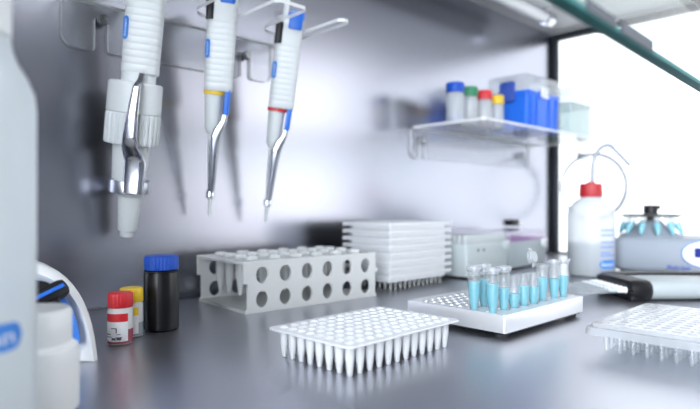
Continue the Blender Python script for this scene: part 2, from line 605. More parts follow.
def slim_pipette(tip, top, colour, label, name='pipette'):
    t = thing(name, label, 'pipette', mtx=axis_frame(tip, top), group='pipettes on the acrylic hanger')
    # handle
    MB().loft(handle_rings(3.2, 14.2, 12, 134, 236, 16, taper=.06)).obj('handle', 'grey', t)
    MB().loft([sring(3, 0, 230, 14, 9, 4), sring(3, 0, 234, 14, 9, 4)], mtx=T(0, 6, 0)).box(-7, 13, 10, 34, 229.6, 234, 1.5).obj('finger_hook', 'white', t)
    MB().loft([sring(-7.5, -7.6, 205, 4.6, 5.6, 3), sring(-7.5, -7.6, 228, 5.0, 5.8, 3), sring(-7.5, -6, 231, 4, 4, 3)]).obj('display_window', 'black', t)
    b = MB().loft([sring(9, -6.4, 222, 7, 7, 5), sring(9, -6.4, 224, 8, 7.6, 5), sring(9.3, -6.2, 234, 8.2, 7.6, 5), sring(9.3, -6, 236, 9.5, 8.5, 3), sring(9.3, -6, 241, 9.5, 8.5, 3), sring(9.3, -6, 242.5, 8, 7, 3)]).obj('ejector_button', 'blueej', t)
    MB().lathe([(3, 236), (3, 262), (7, 262), (7.4, 266), (6, 270), (0, 270)], 20, T(-3, 3, 0)).obj('plunger', 'white', t)
    # maker's pill on the left shoulder of the handle
    m = T(-8.6, -10.0, 176) @ RZ(radians(-40)) @ RX(pi / 2) @ RZ(pi / 2)
    pill('maker_badge', t, 19, 6.4, m)
    # colour ring and lower body
    MB().lathe([(9.6, 130), (10.6, 130.5), (10.6, 134), (9.6, 134.5)], 28, T(0, 0, 0) @ Matrix.Diagonal((1.12, 1, 1, 1))).obj('colour_ring', colour, t)
    MB().lathe([(5.2, 88), (6.6, 91), (7.8, 93), (8.2, 97), (9.2, 126), (9.8, 131)], 28, T(-1, 0, 0)).obj('lower_body', 'grey', t)
    MB().loft([sring(12.5, -5, 110, 2.6, 3, 5, 20), sring(12.8, -5, 113, 3.0, 3.4, 5, 20), sring(13.6, -5, 136, 3.1, 3.4, 5, 20)]).obj('ejector_rod', 'blueej', t)
    # bright metal ejector sleeve running down to the tip
    MB().loft([sring(12, -5, 112, 2.6, 2.6, 4, 20), sring(11.2, -5.5, 104, 3.2, 2.6, 4, 20), sring(7, -7, 96, 5.2, 2.6, 3, 20), sring(4, -7, 88, 5.6, 3.0, 3, 20),
               sring(2.6, -5.5, 78, 5.6, 4.4, 2, 20), sring(2.0, -3, 66, 5.2, 4.8, 2, 20), sring(1.2, -1, 40, 4.1, 4.1, 2, 20), sring(.5, 0, 22, 3.6, 3.6, 2, 20), sring(.3, 0, 19, 3.5, 3.5, 2, 20)]).obj('ejector_sleeve', 'chrome', t)
    MB().lathe([(4.6, 19.5), (4.6, 26), (3.9, 27)], 20).obj('sleeve_collar', 'chrome', t)
    MB().lathe([(0, 0), (1.3, 0), (2.0, 8), (2.6, 20), (4.8, 60), (5.4, 86)], 20).obj('tip_cone', 'grey', t)
    return t


slim_pipette(W(391, 557, 84), W(391, 515, 304), 'red', 'slim pale grey pipette with red ring, hanging rightmost on the acrylic hanger')
slim_pipette(W(316.6, 557, 93), W(305, 515, 313), 'yellow', 'slim pale grey pipette with yellow ring, hanging between the other two')

t = thing('pipette', 'thick pale grey pipette with ribbed barrel and steel ejector, leftmost on hanger', 'pipette', mtx=axis_frame(W(226, 557, 73.5), W(226, 509, 310)), group='pipettes on the acrylic hanger')
MB().loft(handle_rings(0, 16.4, 14, 157, 256, 15, taper=.03)).obj('handle', 'grey', t)
MB().loft([sring(-11, -8, 236, 5, 6, 3), sring(-10, -8, 262, 5.5, 6.2, 3)]).obj('display_window', 'black', t)
MB().loft([sring(0, 4, 241, 17, 10, 4), sring(0, 4, 246, 17, 10, 4)]).box(-8, 8, 10, 36, 241, 246, 1.5).obj('finger_hook', 'white', t)
MB().lathe([(8, 254), (8, 280), (11, 280), (11, 288), (0, 288)], 24, T(2, 0, 0)).obj('plunger', 'white', t)
m = T(-13.0, -11.6, 197) @ RZ(radians(-38)) @ RX(pi / 2) @ RZ(pi / 2)
pill('maker_badge', t, 21, 7, m)
MB().lathe([(15.5, 146), (15.5, 158)], 32, T(-1, 0, 0)).obj('neck', 'grey', t)
MB().lathe([(20, 149.5), (23, 149), (24.4, 147.5), (24.8, 121), (23.6, 120)], 40, T(-3, 0, 0)).obj('collar', 'grey', t)
rings = []
for s, f in ((120, .97), (118.5, 1), (93, 1.0), (91, .97)):
    rings.append([((24.9 * f - (1.5 if (i % 4) < 1 else 0)) * cos(2 * pi * i / 112), (24.9 * f - (1.5 if (i % 4) < 1 else 0)) * sin(2 * pi * i / 112), s) for i in range(112)])
MB().loft(rings, mtx=T(-3, 0, 0)).obj('ribbed_ring', 'grey', t, 20)
MB().lathe([(14.2, 46), (15.2, 52), (17, 88), (17, 92)], 36, T(-2.5, 0, 0)).obj('barrel', 'grey', t)
MB().lathe([(15.5, 44), (18.6, 44), (18.8, 45), (18.8, 55), (18.4, 56), (15.5, 56)], 40, T(-1.5, 0, 0)).obj('metal_ring', 'satin', t)
MB().lathe([(4, 0), (6, 0), (6.4, 1), (6.4, 5), (8.4, 6), (9, 8), (11.2, 40), (12.2, 41), (12.2, 45)], 32).obj('tip_cone', 'grey', t)
MB().loft([sring(6, -15.5, 158, 2.6, 1.8, 3, 24), sring(6, -19, 152, 3, 1.8, 3, 24), sring(5.5, -29, 145, 3.6, 1.8, 3, 24), sring(4, -30, 120, 5.2, 2.0, 3, 24), sring(2.8, -29, 100, 6.6, 2.2, 3, 24),
           sring(2.6, -25, 90, 7.4, 2.4, 3, 24), sring(4.5, -19, 82, 9, 3, 3, 24), sring(6.5, -16.5, 76, 10, 3.4, 3, 24), sring(6.5, -16.5, 54, 9.5, 3.4, 3, 24), sring(6.5, -16.5, 46, 9, 3.2, 3, 24)]).obj('ejector_lever', 'chrome', t)


# ------------------------------------------------------------------ bottles on the shelf
def small_bottle(d, n, r, h, cap, liq, fill, label):
    t = thing('sample_bottle', label, 'bottle', W(d, n, SHZ + .3), PHI, 'small capped bottles on the wall shelf')
    hc = h * .25
    MB().lathe([(0, 0), (r * .92, 0), (r, 1.5), (r, h - hc - 3), (r * .9, h - hc - .5), (r * .7, h - hc), (r * .7, h - hc + 3)], 28).obj('body', 'milky3', t)
    MB().lathe([(0, .8), (r * .88, .8), (r * .94, 2), (r * .94, fill), (0, fill)], 24).obj('liquid', liq, t)
    rings = [[((r * 1.02 - (.5 if i % 2 else 0)) * f * cos(2 * pi * i / 48), (r * 1.02 - (.5 if i % 2 else 0)) * f * sin(2 * pi * i / 48), z) for i in range(48)] for z, f in ((h - hc, .98), (h - hc + .5, 1), (h - 1.5, 1), (h, .93))]
    MB().loft(rings).obj('cap', cap, t)


small_bottle(700, 508, 13.6, 58, 'bluecap', 'blueliq', 9, 'blue-capped small bottle at the left end of the shelf row')
small_bottle(746, 514, 12.6, 59, 'green', 'water', 8, 'green-capped small bottle second in the shelf row')
small_bottle(778, 508, 12.2, 57, 'red', 'pinkliq', 10, 'red-capped small bottle third in the shelf row')
small_bottle(814, 508, 11.2, 54, 'yellow', 'water', 8, 'yellow-capped small bottle beside the blue box')

# blue box with clear lid
bx = thing('storage_box', 'blue plastic storage box with clear lid on the wall shelf', 'box', W(851, 473, SHZ + .3), PHI)
L_, W_, H_ = 112, 77, 66
MB().loft([[(p[0], p[1], z) for p in rrect(3 * k, L_ - 3 * k, 3 * k, W_ - 3 * k, 6)] for z, k in ((0, 1), (2, .8), (H_ - 6, .1), (H_ - 5.9, -.4), (H_, -.4))]).obj('body', 'blue', bx)
MB().loft([[(p[0], p[1], z) for p in rrect(-1.5 + k, L_ + 1.5 - k, -1.5 + k, W_ + 1.5 - k, 6)] for z, k in ((H_ - 1, 0), (H_ + 24, 1.5), (H_ + 27, 3.5))], cap0=False).obj('lid', 'lidclear', bx)
MB().box(-5, -1.2, 22, 50, H_ - 18, H_ + 16, 4).obj('dark_latch', 'navy', bx)
lt = MB().box(40, 62, -5, -1.2, H_ - 10, H_ + 8, 1.5).obj('white_latch', 'white', bx)
for x in (46, 56):
    for z in (H_ - 4, H_ + 3):
        MB().box(x - 2, x + 2, -5.6, -5, z - 1.5, z + 1.5).obj('latch_hole_shade', 'hole', lt, 0)  # raised dark plates, the shade of the holes put into their colour
for x in (12, 30, 74, 98):
    MB().box(x - 1, x + 1, -1.6, .6, 4, H_ - 8, .4).obj('rib', 'blue', bx)

cb = thing('storage_box', 'clear grey-green plastic box at the right end of the shelf', 'box', W(1004, 470, SHZ + .3), PHI)
L_, W_, H_ = 84, 76, 64
MB().loft([[(p[0], p[1], z) for p in rrect(2 * k, L_ - 2 * k, 2 * k, W_ - 2 * k, 5)] for z, k in ((0, 1), (2, .8), (H_, 0))]).obj('body', 'lidgrey', cb)
MB().loft([[(p[0], p[1], z) for p in rrect(-1.5 + k, L_ + 1.5 - k, -1.5 + k, W_ + 1.5 - k, 6)] for z, k in ((H_ - 4, 0), (H_ + 26, 1.0), (H_ + 29, 3.0))], cap0=False).obj('lid', 'boxlid', cb)

# loop of clear tubing hung on the side window
lp = thing('tubing_loop', 'loop of clear tubing hanging on the side window', 'tubing', W(D1 - 8, 0, 0))
cz, cn = 138, 410
# centre from pixel (592.8,186.7) on the side wall
r_ = Vector(((592.8 - 350) / 568, 1, (204.9 - 186.7) / 568))
k_ = (D1 - 8) / r_.dot(D)
cc = r_ * k_
cn, cz = cc.dot(N), cc.z + 104.1
lp.location = W(D1 - 8, cn, cz) * MM
lp.rotation_euler = (0, 0, PHI)
RL = 66
MB().tube([(-1.5 * sin(a), RL * cos(a), RL * sin(a)) for a in [2 * pi * i / 64 for i in range(64)]], 2.6, 8, True).obj('tubing', 'tubing', lp)
MB().tube([(-3, RL * cos(a) * .97, RL * sin(a) * .97) for a in [radians(20 + 250 * i / 40) for i in range(41)]], 2.4, 8).obj('tubing_end', 'tubing', lp)
hk = thing('suction_hook', 'small grey suction hook on the window holding the tubing', 'hook', W(D1 + 5.6, cn + 26, cz + 66), PHI)
MB().lathe([(0, 0), (13, 0), (11, 2.5), (5, 5), (0, 5)], 24, RY(-pi / 2)).obj('suction_cup', 'lidclear', hk)
MB().tube(spline([(-4, 0, 2), (-14, 0, 1), (-20, 0, -5), (-24, 0, 1), (-25, 0, 7)], 6), 2.2, 8).obj('hook', 'bolt', hk)

# ------------------------------------------------------------------ tube helpers
TUBE_PROF = [(0, 0), (1.4, .1), (2.0, .9), (2.4, 3), (4.5, 17.5), (4.95, 20), (5.1, 37.5), (6.1, 37.6), (6.1, 39.2), (5.3, 39.3)]


def liquid_prof(fill, prof, k=.93):
    out = [(0, .6)]
    for (r0, z0), (r1, z1) in zip(prof, prof[1:]):
        if z1 < 1:
            continue
        if z0 >= fill:
            break
        if z1 > fill:
            f = (fill - z0) / (z1 - z0)
            out.append(((r0 + (r1 - r0) * f) * k, fill))
            break
        out.append((r1 * k, z1))
    out.append((0, out[-1][1]))
    return out


def lid_mesh(mb, mtx=None):
    mb.lathe([(0, 40.4), (3.6, 40.4), (3.8, 41.6), (6.2, 41.6), (6.4, 41), (6.4, 39.4), (5.2, 39.3), (4.8, 37), (4.2, 37)], 24, mtx)
    mb.box(-9.4, -5.5, -2.2, 2.2, 39.0, 40.4, .4, mtx)
    mb.box(5.8, 8.2, -2.6, 2.6, 39.8, 41.2, .4, mtx)
    return mb


def micro_tube(name, label, cat, loc, rot, group, fill=None, lid='closed', liq='cyan', body='clearp', short=0):
    t = thing(name, label, cat, loc, rot, group)
    prof = [(r, z if z < 12 else z - short) for r, z in TUBE_PROF]
    MB().shell(prof, 24).obj('body', body, t)
    if fill:
        MB().lathe(liquid_prof(fill, prof), 24).obj('liquid', liq, t)
    if lid == 'closed':
        lid_mesh(MB(), T(0, 0, -short)).obj('lid', body if body != 'clearp' else 'cleard', t)
    elif lid == 'open':
        lid_mesh(MB(), T(-8.5, 0, 36) @ RY(radians(-100)) @ T(8.5, 0, -40)).obj('lid', 'cleard', t)
    return t


# ------------------------------------------------------------------ tube rack with 24 tubes
RK = dict(x=-97.1, y=539.3, a=.711, L=166, Wd=99.4, h=50.2)
rk = thing('tube_rack', 'translucent white tube rack with round side holes on steel bench', 'rack', (RK['x'], RK['y'], 0), RK['a'])
L_, Wd, H_ = RK['L'], RK['Wd'], RK['h']
outl = [(-2, 0), (L_ + 2, 0), (L_ + 2, 3.5), (L_, 4.5), (L_, 28), (L_ + 4, 28.5), (L_ + 4, 32), (L_ + 1, 34), (L_ + 1, H_), (-4.5, H_), (-4.5, 29), (0, 28.5), (0, 4.5), (-2, 3.5)]
cols = [16.3 + 27.0 * k for k in range(6)]
holes = []
for c in cols:
    for z in (12.9, 36.3):
        holes.append(ell(c, z, 6.9, 8.0, 28))
MB().prism([outl] + holes, 0, 2.6, .25, T(0, 2.6, 0) @ RX(pi / 2)).obj('front_panel', 'rackp', rk, 40)
MB().prism([outl] + holes, 0, 2.6, .25, T(0, Wd, 0) @ RX(pi / 2)).obj('rear_panel', 'rackp', rk, 40)
MB().prism([[(-2, 2.5), (L_ + 2, 2.5), (L_ + 2, Wd - 2.5), (-2, Wd - 2.5)]], 0.2, 3.2).obj('base_plate', 'rackp', rk)
rows = [20, 42.5, 65, 87.5 - 3]
MB().prism([[(-4.5, 2.5), (L_ + 1, 2.5), (L_ + 1, Wd - 2.5), (-4.5, Wd - 2.5)]] + [ell(c, r, 5.6, None, 20) for c in cols for r in rows], H_ - 3, H_ - .6).obj('top_plate', 'rackp', rk)
ra = RK['a']
cname = ['left end', 'second', 'third', 'fourth', 'fifth', 'right end']
rname = ['front', 'second', 'third', 'rear']
for i, c in enumerate(cols):
    for j, r in enumerate(rows):
        p = Vector((RK['x'], RK['y'], 0)) + RZ(ra) @ Vector((c, r, 0))
        lab = f'milky capped tube in the rack, {rname[j]} row, ' + (f'at the {cname[i]}' if i in (0, 5) else f'{cname[i]} from the left')
        if i == j == 0:
            t0 = micro_tube('capped_tube', lab, 'tube', (p.x, p.y, 11.5), ra + 1.2, 'capped tubes in the white rack', body='milky')
        else:
            dup(t0, (p.x, p.y, 11.5 + random.uniform(0, .8)), ra + random.choice((1.2, 1.4, -1.7, .4)), lab)

# ------------------------------------------------------------------ front 96 well plate
WELL = [(0, 0), (1.3, 0), (1.65, .5), (2.75, 9), (3.0, 12), (3.05, 19), (3.4, 19.3), (3.4, 20.3), (3.1, 20.6), (2.7, 20.5), (2.55, 19.5), (2.5, 12), (1.2, 1.5), (0, 1)]


def plate_outline(x0, x1, y0, y1, r, cut):
    p = rrect(x0, x1, y0, y1, r, 5)
    return p


fp = thing('well_plate', 'opaque white 96-well plate alone at the front of the bench', 'plate', (-.2, 346, 0), .793)
grid = [(9 * i, 9 * j) for i in range(12) for j in range(8)]
MB().prism([rrect(-8.9, 107.9, -8.8, 71.8, 5)] + [ell(x, y, 3.0, None, 16) for x, y in grid], 18.7, 20.1, .35).obj('deck', 'pw', fp, 40)
w0 = MB().lathe(WELL, 20).obj('well', 'pw', fp, 40)
for x, y in grid:
    o = w0 if (x, y) == (0, 0) else w0.copy()
    if o is not w0:
        COL.objects.link(o)
        o.parent = fp
        o.location = (x * MM, y * MM, 0)

# ------------------------------------------------------------------ clear plate at right
cp = thing('well_plate', 'clear translucent 96-well plate at the right edge of bench', 'plate', (227.5, 360.5, 0), .785)
MB().prism([rrect(-9, 108, -7.5, 70.5, 3)] + [ell(x, y, 2.9, None, 14) for x, y in grid], 17.6, 20.4, .3).obj('deck', 'cleard', cp, 40)
MB().loft([[(p[0], p[1], z) for p in rrect(-12.5 - k, 111.5 + k, -10.5 - k, 73.5 + k, 5)] for z, k in ((12.8, .8), (17.4, .4), (17.8, 0))], cap0=False, cap1=False).loft([[(p[0], p[1], 17.8) for p in rrect(-12.5 - k, 111.5 + k, -10.5 - k, 73.5 + k, 5)] for k in (0, -3.6)], False, False).obj('skirt', 'cleard', cp, 40)
CW = [(0, 0), (1.1, 0), (1.4, .5), (2.9, 15), (2.95, 17.6)]
w1 = MB().shell(CW, 16).obj('well', 'clearw', cp, 40)
for x, y in grid:
    o = w1 if (x, y) == (0, 0) else w1.copy()
    if o is not w1:
        COL.objects.link(o)
        o.parent = cp
        o.location = (x * MM, y * MM, 0)

# ------------------------------------------------------------------ stack of eight plates
SX, SY, SA = 48.2, 680.7, .767
pitch = (82.5 - 10.3) / 8
LU, LV = 125, 85.4
names = ['lowest', 'second from the bottom', 'third from the bottom', 'fourth from the bottom', 'fourth from the top', 'third from the top', 'second from the top', 'topmost']
sgrid = [(13 + 9 * i, 11.2 + 9 * j) for i in range(12) for j in range(8)]
deck_me = skirt_me = None
for k in range(8):
    lab = ('topmost white well plate of the tall stack' if k == 7 else 'lowest white well plate of the stack, on its wells' if k == 0 else f'white well plate in the tall stack, {names[k]}')
    t = thing('stacked_plate', lab, 'plate', (SX, SY, 10.3 + k * pitch), SA, 'white well plates in the stack')
    if k == 0:
        m = MB()
        m.prism([rrect(0, LU, 0, LV, 3)] + [ell(x, y, 2.7, None, 10) for x, y in sgrid], 3.6, pitch - .28, .2)
        dk = m.obj('deck', 'pw', t, 40)
        m = MB()

        def castle(a0, a1):
            pts = [(a0, 3.7)]
            x = a0
            pts.append((a0, 0))
            q = a0 + 4
            while q + 5 < a1:
                pts += [(q, 0), (q, .5), (q + 4.5, .5), (q + 4.5, 0)]
                q += 9
            pts += [(a1, 0), (a1, 3.7)]
            return pts
        m.prism([castle(1, 108)], 0, 1.2, 0, T(0, 1.4, 0) @ RX(pi / 2))
        m.prism([castle(1, 66)], 0, 1.2, 0, RZ(pi / 2) @ T(0, -.2, 0) @ RX(pi / 2))
        m.prism([castle(14, 124)], 0, 1.2, 0, T(0, LV - .2, 0) @ RX(pi / 2))
        m.prism([castle(12, 84)], 0, 1.2, 0, T(LU, 0, 0) @ RZ(pi / 2) @ T(0, 1.2, 0) @ RX(pi / 2))
        sk = m.obj('skirt', 'pw', t, 0)
        m = MB()
        for x, y in sgrid:
            m.lathe([(0, -10.2), (1.1, -10.2), (2.55, 4), (2.65, pitch - .6), (2.2, pitch - .6), (.8, -8)], 10, T(x, y, 0))
        m.obj('wells', 'milky', t, 40)
    else:
        for s in (dk, sk):
            c = s.copy()
            COL.objects.link(c)
            c.parent = t

# ------------------------------------------------------------------ cooling block with tubes
BX, BY, BA = 119.5, 437.2, .761
bk = thing('cooling_block', 'silver aluminium tube block with rows of holes on bench', 'block', (BX, BY, 0), BA)
L_, Wd = 137, 99.8
inner = [(9 + 9.2 * i, 48 + 9.2 * j) for i in range(14) for j in range(5)]
tubes_uv = [(7.5, 33.4), (26.5, 36.4), (7, 15.6), (24.7, 16.3), (38.5, 15.1), (53.8, 15.1), (69, 14), (89, 16.3), (109, 15), (123.5, 13.5)]
MB().prism([rrect(2, L_ - 2, 2, Wd - 2, 2)], 3, 6).obj('underside', 'black', bk)
MB().prism([rrect(0, L_, 0, Wd, 2)] + [ell(x, y, 2.9, None, 16) for x, y in inner] + [ell(x, y, 5.0 if i not in (4, 5, 6) else 4.4, None, 18) for i, (x, y) in enumerate(tubes_uv)], 4.5, 18.8, .4).obj('hole_plate', ['block'], bk, 40)
hr = MB().shell([(2.95, 19.1), (3.7, 19.1), (3.7, 18.7)], 18).obj('hole_rim', 'blocktop', bk)
for x, y in inner:
    o = hr if (x, y) == inner[0] else hr.copy()
    if o is not hr:
        COL.objects.link(o)
        o.parent = bk
    o.location = (x * MM, y * MM, 0)
for x, y in ((9, 9), (L_ - 9, 9), (9, Wd - 9), (L_ - 9, Wd - 9)):
    MB().lathe([(0, 0), (5, 0), (5.5, 1), (5.5, 4.1), (0, 4.1)], 18, T(x, y, 0)).obj('foot', 'rubber', bk)
TL = ['capped tube of cyan liquid at the left corner, back row of the block', 'capped tube of cyan liquid, second in the back row of the block',
      'capped tube of cyan liquid at the nearest corner of the block', 'capped tube of cyan liquid, second in the front row of the block',
      'short open tube of cyan liquid, third in the front row of the block', 'short open tube of cyan liquid, fourth in the front row of the block',
      'short open tube of cyan liquid, fifth in the front row of the block', 'tube of cyan liquid on the block with its lid standing open',
      'capped tube of cyan liquid, second from the right end of the block', 'capped tube of cyan liquid at the right end of the block']
FL = [29, 29, 29, 24, 20, 25, 23, 27, 24, 26]
for i, (u, v) in enumerate(tubes_uv):
    p = Vector((BX, BY, 0)) + RZ(BA) @ Vector((u, v, 0))
    sh_ = i in (4, 5, 6)
    micro_tube('sample_tube', TL[i], 'tube', (p.x, p.y, 12.2), (BA + random.uniform(-.5, .5)) if i != 7 else -.8, 'cyan tubes in the block', fill=FL[i] - (2 if sh_ else 0), lid=None if sh_ else ('open' if i == 7 else 'closed'), short=6 if sh_ else 0)

# ------------------------------------------------------------------ tip boxes
def tip_box(x, y, L, Wd, hb, ht, body, lid, label, tips):
    t = thing('tip_box', label, 'box', (x, y, 0), .76, 'pipette tip boxes by the wall')
    MB().loft([[(p[0], p[1], z) for p in rrect(k, L - k, k, Wd - k, 5)] for z, k in ((3, 3.0), (4, 2.4), (hb - 5, .4), (hb - 5, -.6), (hb, -.6))]).obj('body', body, t)
    MB().box(2, L - 2, 2, Wd - 2, 0, 4, 1).obj('base', 'black', t)
    MB().loft([[(p[0], p[1], z) for p in rrect(-.8 + k, L + .8 - k, -.8 + k, Wd + .8 - k, 5)] for z, k in ((hb + .1, 0), (ht - 2, .8), (ht, 2.5))], cap0=False).obj('lid', lid, t)
    if tips == 0:
        MB().box(3, L - 3, 3, Wd - 3, hb + .3, hb + 4, 1).obj('tip_tray', 'purple', t)
    MB().box(L * .80, L * .80 + 16, -3.5, -.7, hb - 12, hb + 2, 1.2).obj('latch', 'white' if tips == 0 else 'boxgrey', t)
    return t


b1 = tip_box(161, 784, 112, 80, 49, 64, 'boxgrey', 'lidclear', 'pale blue-grey tip box with clear lid beside the plate stack', 1)
MB().lathe([(0, 0), (2, 0), (2, 1), (0, 1)], 12, T(28, .2, 40) @ RX(pi / 2)).obj('rivet', 'hole', b1)
MB().lathe([(0, 0), (2, 0), (2, 1), (0, 1)], 12, T(42, .2, 40) @ RX(pi / 2)).obj('rivet', 'hole', b1)
tp = None
for i in range(12):
    for j in range(8):
        if j and i:
            continue
        p = Vector((161, 784, 0)) + RZ(.76) @ Vector((7 + 9 * i, 8 + 9 * j, 0))
        if tp is None:
            tp = tag(MB().lathe([(2.2, 0), (2.6, 4), (3.2, 4.5), (3.3, 12), (2.8, 12), (2.5, 5)], 12).obj('pipette_tip', 'milky'), 'pale pipette tip under the clear lid of the blue-grey box', 'tip', 'tips in the blue-grey box')
            tp.location = Vector((p.x, p.y, 49)) * MM
        else:
            c = tp.copy()
            COL.objects.link(c)
            c.location = Vector((p.x, p.y, 49)) * MM
b2 = tip_box(253, 898, 122, 80, 45, 62, 'boxgrey2', 'lidpink', 'grey tip box with magenta tinted lid in the wall corner', 0)
cl = thing('cable_clip', 'small black clip on the wall above the magenta lid', 'clip', W(990, N1 - 1, 70), PHI)
MB().box(-16, 10, -10, 0, -6, 6, 2).obj('clip_body', 'black', cl)
MB().box(10, 24, -9, 0, -7, 3, 2).obj('clip_highlight', 'white', cl)  # white highlight beside the black clip, built as a small plate

# ------------------------------------------------------------------ reagent vials and black bottle
def vial(x, y, r, h, cap, label, liq):
    t = thing('reagent_vial', label, 'vial', (x, y, 0), 0, 'small labelled reagent vials')
    hc = h * .285
    MB().lathe([(0, 0), (r * .9, 0), (r, 1), (r, h - hc - 2), (r * .85, h - hc), (r * .8, h - hc + 3)], 32).obj('body', 'milky2', t)
    MB().lathe([(0, .4), (r * .86, .4), (r * 1.005, 1.3), (r * 1.005, h * .30), (r * .9, h * .30)], 32).obj('liquid_line', liq, t)
    rings = [[((r * .99 - (.35 if i % 2 else 0)) * f * cos(2 * pi * i / 56), (r * .99 - (.35 if i % 2 else 0)) * f * sin(2 * pi * i / 56), z) for i in range(56)] for z, f in ((h - hc, .97), (h - hc + .6, 1.0), (h - 2, 1), (h - .6, .96), (h, .86))]
    MB().loft(rings).obj('cap', cap, t)
    # wrapped paper label: colour band on top, white below, small print
    a0 = radians(-105)
    hl = h - hc - 5
    lb = MB()
    n = 28
    pts = [(-r * 1.25 + 2.5 * r * i / n) for i in range(n + 1)]
    lb._add([(x_, .12, z_) for x_ in pts for z_ in (3, hl - 5, hl + 1)], [(i * 3 + q, i * 3 + 3 + q, i * 3 + 4 + q, i * 3 + 1 + q) for i in range(n) for q in (0, 1)])
    for f in lb.bm.faces:
        if f.calc_center_median().z > hl - 5.5 + 1:
            f.material_index = 1
    lo = lb.wrap(r, a0).obj('label', ['paper', cap], t, 0)
    ink = MB()
    for (x0, x1, z0, z1) in ((-1, 3.2, hl - 10, hl - 9.4), (2.6, 3.4, hl - 13, hl - 9.6), (-6.5, -1.5, hl - 14.5, hl - 13.8), (-6.5, -.5, hl - 16.3, hl - 15.8), (2.6, 7, hl - 16.8, hl - 16.1), (3, 6, hl - 14.4, hl - 13.9), (-.5, 2.6, 4.2, 5.8), (3.2, 6.5, 4.2, 5.8), (-6.5, 5.5, hl - 19, hl - 18.7)):
        k = 4
        xs = [x0 + (x1 - x0) * i / k for i in range(k + 1)]
        ink._add([(x_, .2, z_) for x_ in xs for z_ in (z0, z1)], [(i * 2, i * 2 + 2, i * 2 + 3, i * 2 + 1) for i in range(k)])
    ink.wrap(r, a0).obj('print', 'ink', lo, 0)


vial(-173, 423 + 5, 9.1, 38.5, 'red', 'red-capped reagent vial with white label, in front of the yellow one', 'pinkliq')
vial(-174, 445 + 7, 9.0, 38.5, 'yellow', 'yellow-capped reagent vial with white label, behind the red one', 'water')

bb = thing('black_bottle', 'black plastic bottle with ridged blue screw cap on bench', 'bottle', (-158, 476, 0))
MB().lathe([(0, 0), (12.6, 0), (14, 1.4), (14.2, 3), (14.2, 45.5), (13.8, 47), (13.6, 48), (14.3, 48.4), (14.3, 49.4), (12.5, 50), (12, 52)], 40).obj('body', 'blackglass', bb)
rings = [[((13.9 - (.45 if i % 2 else 0)) * f * cos(2 * pi * i / 72), (13.9 - (.45 if i % 2 else 0)) * f * sin(2 * pi * i / 72), z) for i in range(72)] for z, f in ((50.3, .97), (50.8, 1.0), (60, 1), (61.4, .97), (62, .9))]
MB().loft(rings).obj('cap', 'bluecap', bb)

# ------------------------------------------------------------------ vortex mixer at left
vm = thing('vortex_mixer', 'white domed vortex mixer with blue panel and black knob', 'mixer', (-243, 391, 0), radians(36))


def arch(hw, h, y, lean, n=26, base=0.0):
    """arched outline: x = half width, z up; lean shifts y with height"""
    pts = []
    for i in range(n + 1):
        a = pi * i / n
        x = hw * (abs(cos(a)) ** .75) * (1 if cos(a) >= 0 else -1)
        z = base + (h - base) * abs(sin(a)) ** .85
        pts.append((x, y + lean * z / h, z))
    return pts


secs = [(45, 52, -46, 34), (51, 60, -54, 36), (54, 65, -50, 36), (56, 67, -40, 34), (56, 67, 0, 20), (51, 62, 50, 8), (40, 52, 62, 6)]
MB().loft([arch(hw, h, y, ln) for hw, h, y, ln in secs]).obj('housing', 'white', vm, 50)
# blue face panel lying on the slanted front
fr = MB()
tilt = atan2(36, 66)
pm = T(0, -53.5, 0) @ RX(pi / 2 - tilt)
pan = [(x * .84, z * .76 + 13) for x, _, z in arch(52, 66, 0, 0, 30)]
MB().prism([pan], 0, 3.0, .6, pm @ T(0, 0, -.5)).obj('face_panel', 'vblue', vm)
kx, kz = 19, 42
kn = MB().lathe([(0, 0), (14, 0), (14.5, 2), (13, 11), (12, 12), (0, 12)], 32, pm @ T(kx, kz, 2.4)).box(-6, 20, -6, 6, 3, 15, 4, pm @ T(kx, kz, 2.4) @ RZ(radians(25))).obj('knob', 'black', vm)
MB().box(-8, 17, -1.2, 1.2, 15, 15.6, 0, pm @ T(kx, kz, 2.4) @ RZ(radians(25))).obj('pointer', 'blueej', kn)

# ------------------------------------------------------------------ foreground bottles at left
fb = thing('wash_bottle', 'large translucent white bottle blurred at the left edge, nearest the camera', 'bottle', (-160, 220, 0))
MB().lathe([(0, 0), (30, 0), (33.5, 3), (34, 8), (34, 143), (33.3, 149), (31, 155), (27.5, 161), (25.6, 166), (25, 170), (22, 172), (22, 180)], 48).obj('body', 'milky4', fb)
MB().lathe([(24, 171), (25, 172), (25, 190), (23, 192), (6, 194), (4, 200), (0, 200)], 40).obj('cap', 'white', fb)
MB().tube(spline([(0, 0, 198), (0, 0, 235), (-10, -6, 255), (-30, -18, 258), (-52, -30, 232)], 8), 3, 10).obj('spout', 'milky', fb)
a0 = radians(-44)

def curved_pill(R, a0, z, w, h, parent):
    mb = MB()
    n = 30
    rows_ = []
    for i in range(n + 1):
        x = -w / 2 + w * i / n
        r = h / 2
        d = max(0, abs(x) - (w / 2 - r))
        hh = sqrt(max(r * r - d * d, .01))
        rows_.append((x, hh))
    mb._add([(x, .15, z + s * hh) for x, hh in rows_ for s in (-1, 1)], [(i * 2, i * 2 + 2, i * 2 + 3, i * 2 + 1) for i in range(n)])
    p = mb.wrap(R, a0).obj('maker_badge', 'logo', parent, 0)
    tm = MB().text('biosan', h * .78, .02, T(0, .35, z) @ RX(pi / 2), width=w * .78)
    tm.wrap(R, a0).obj('lettering', 'logow', p, 0)
    return p


curved_pill(34, radians(-37), 55, 40, 10.5, fb)

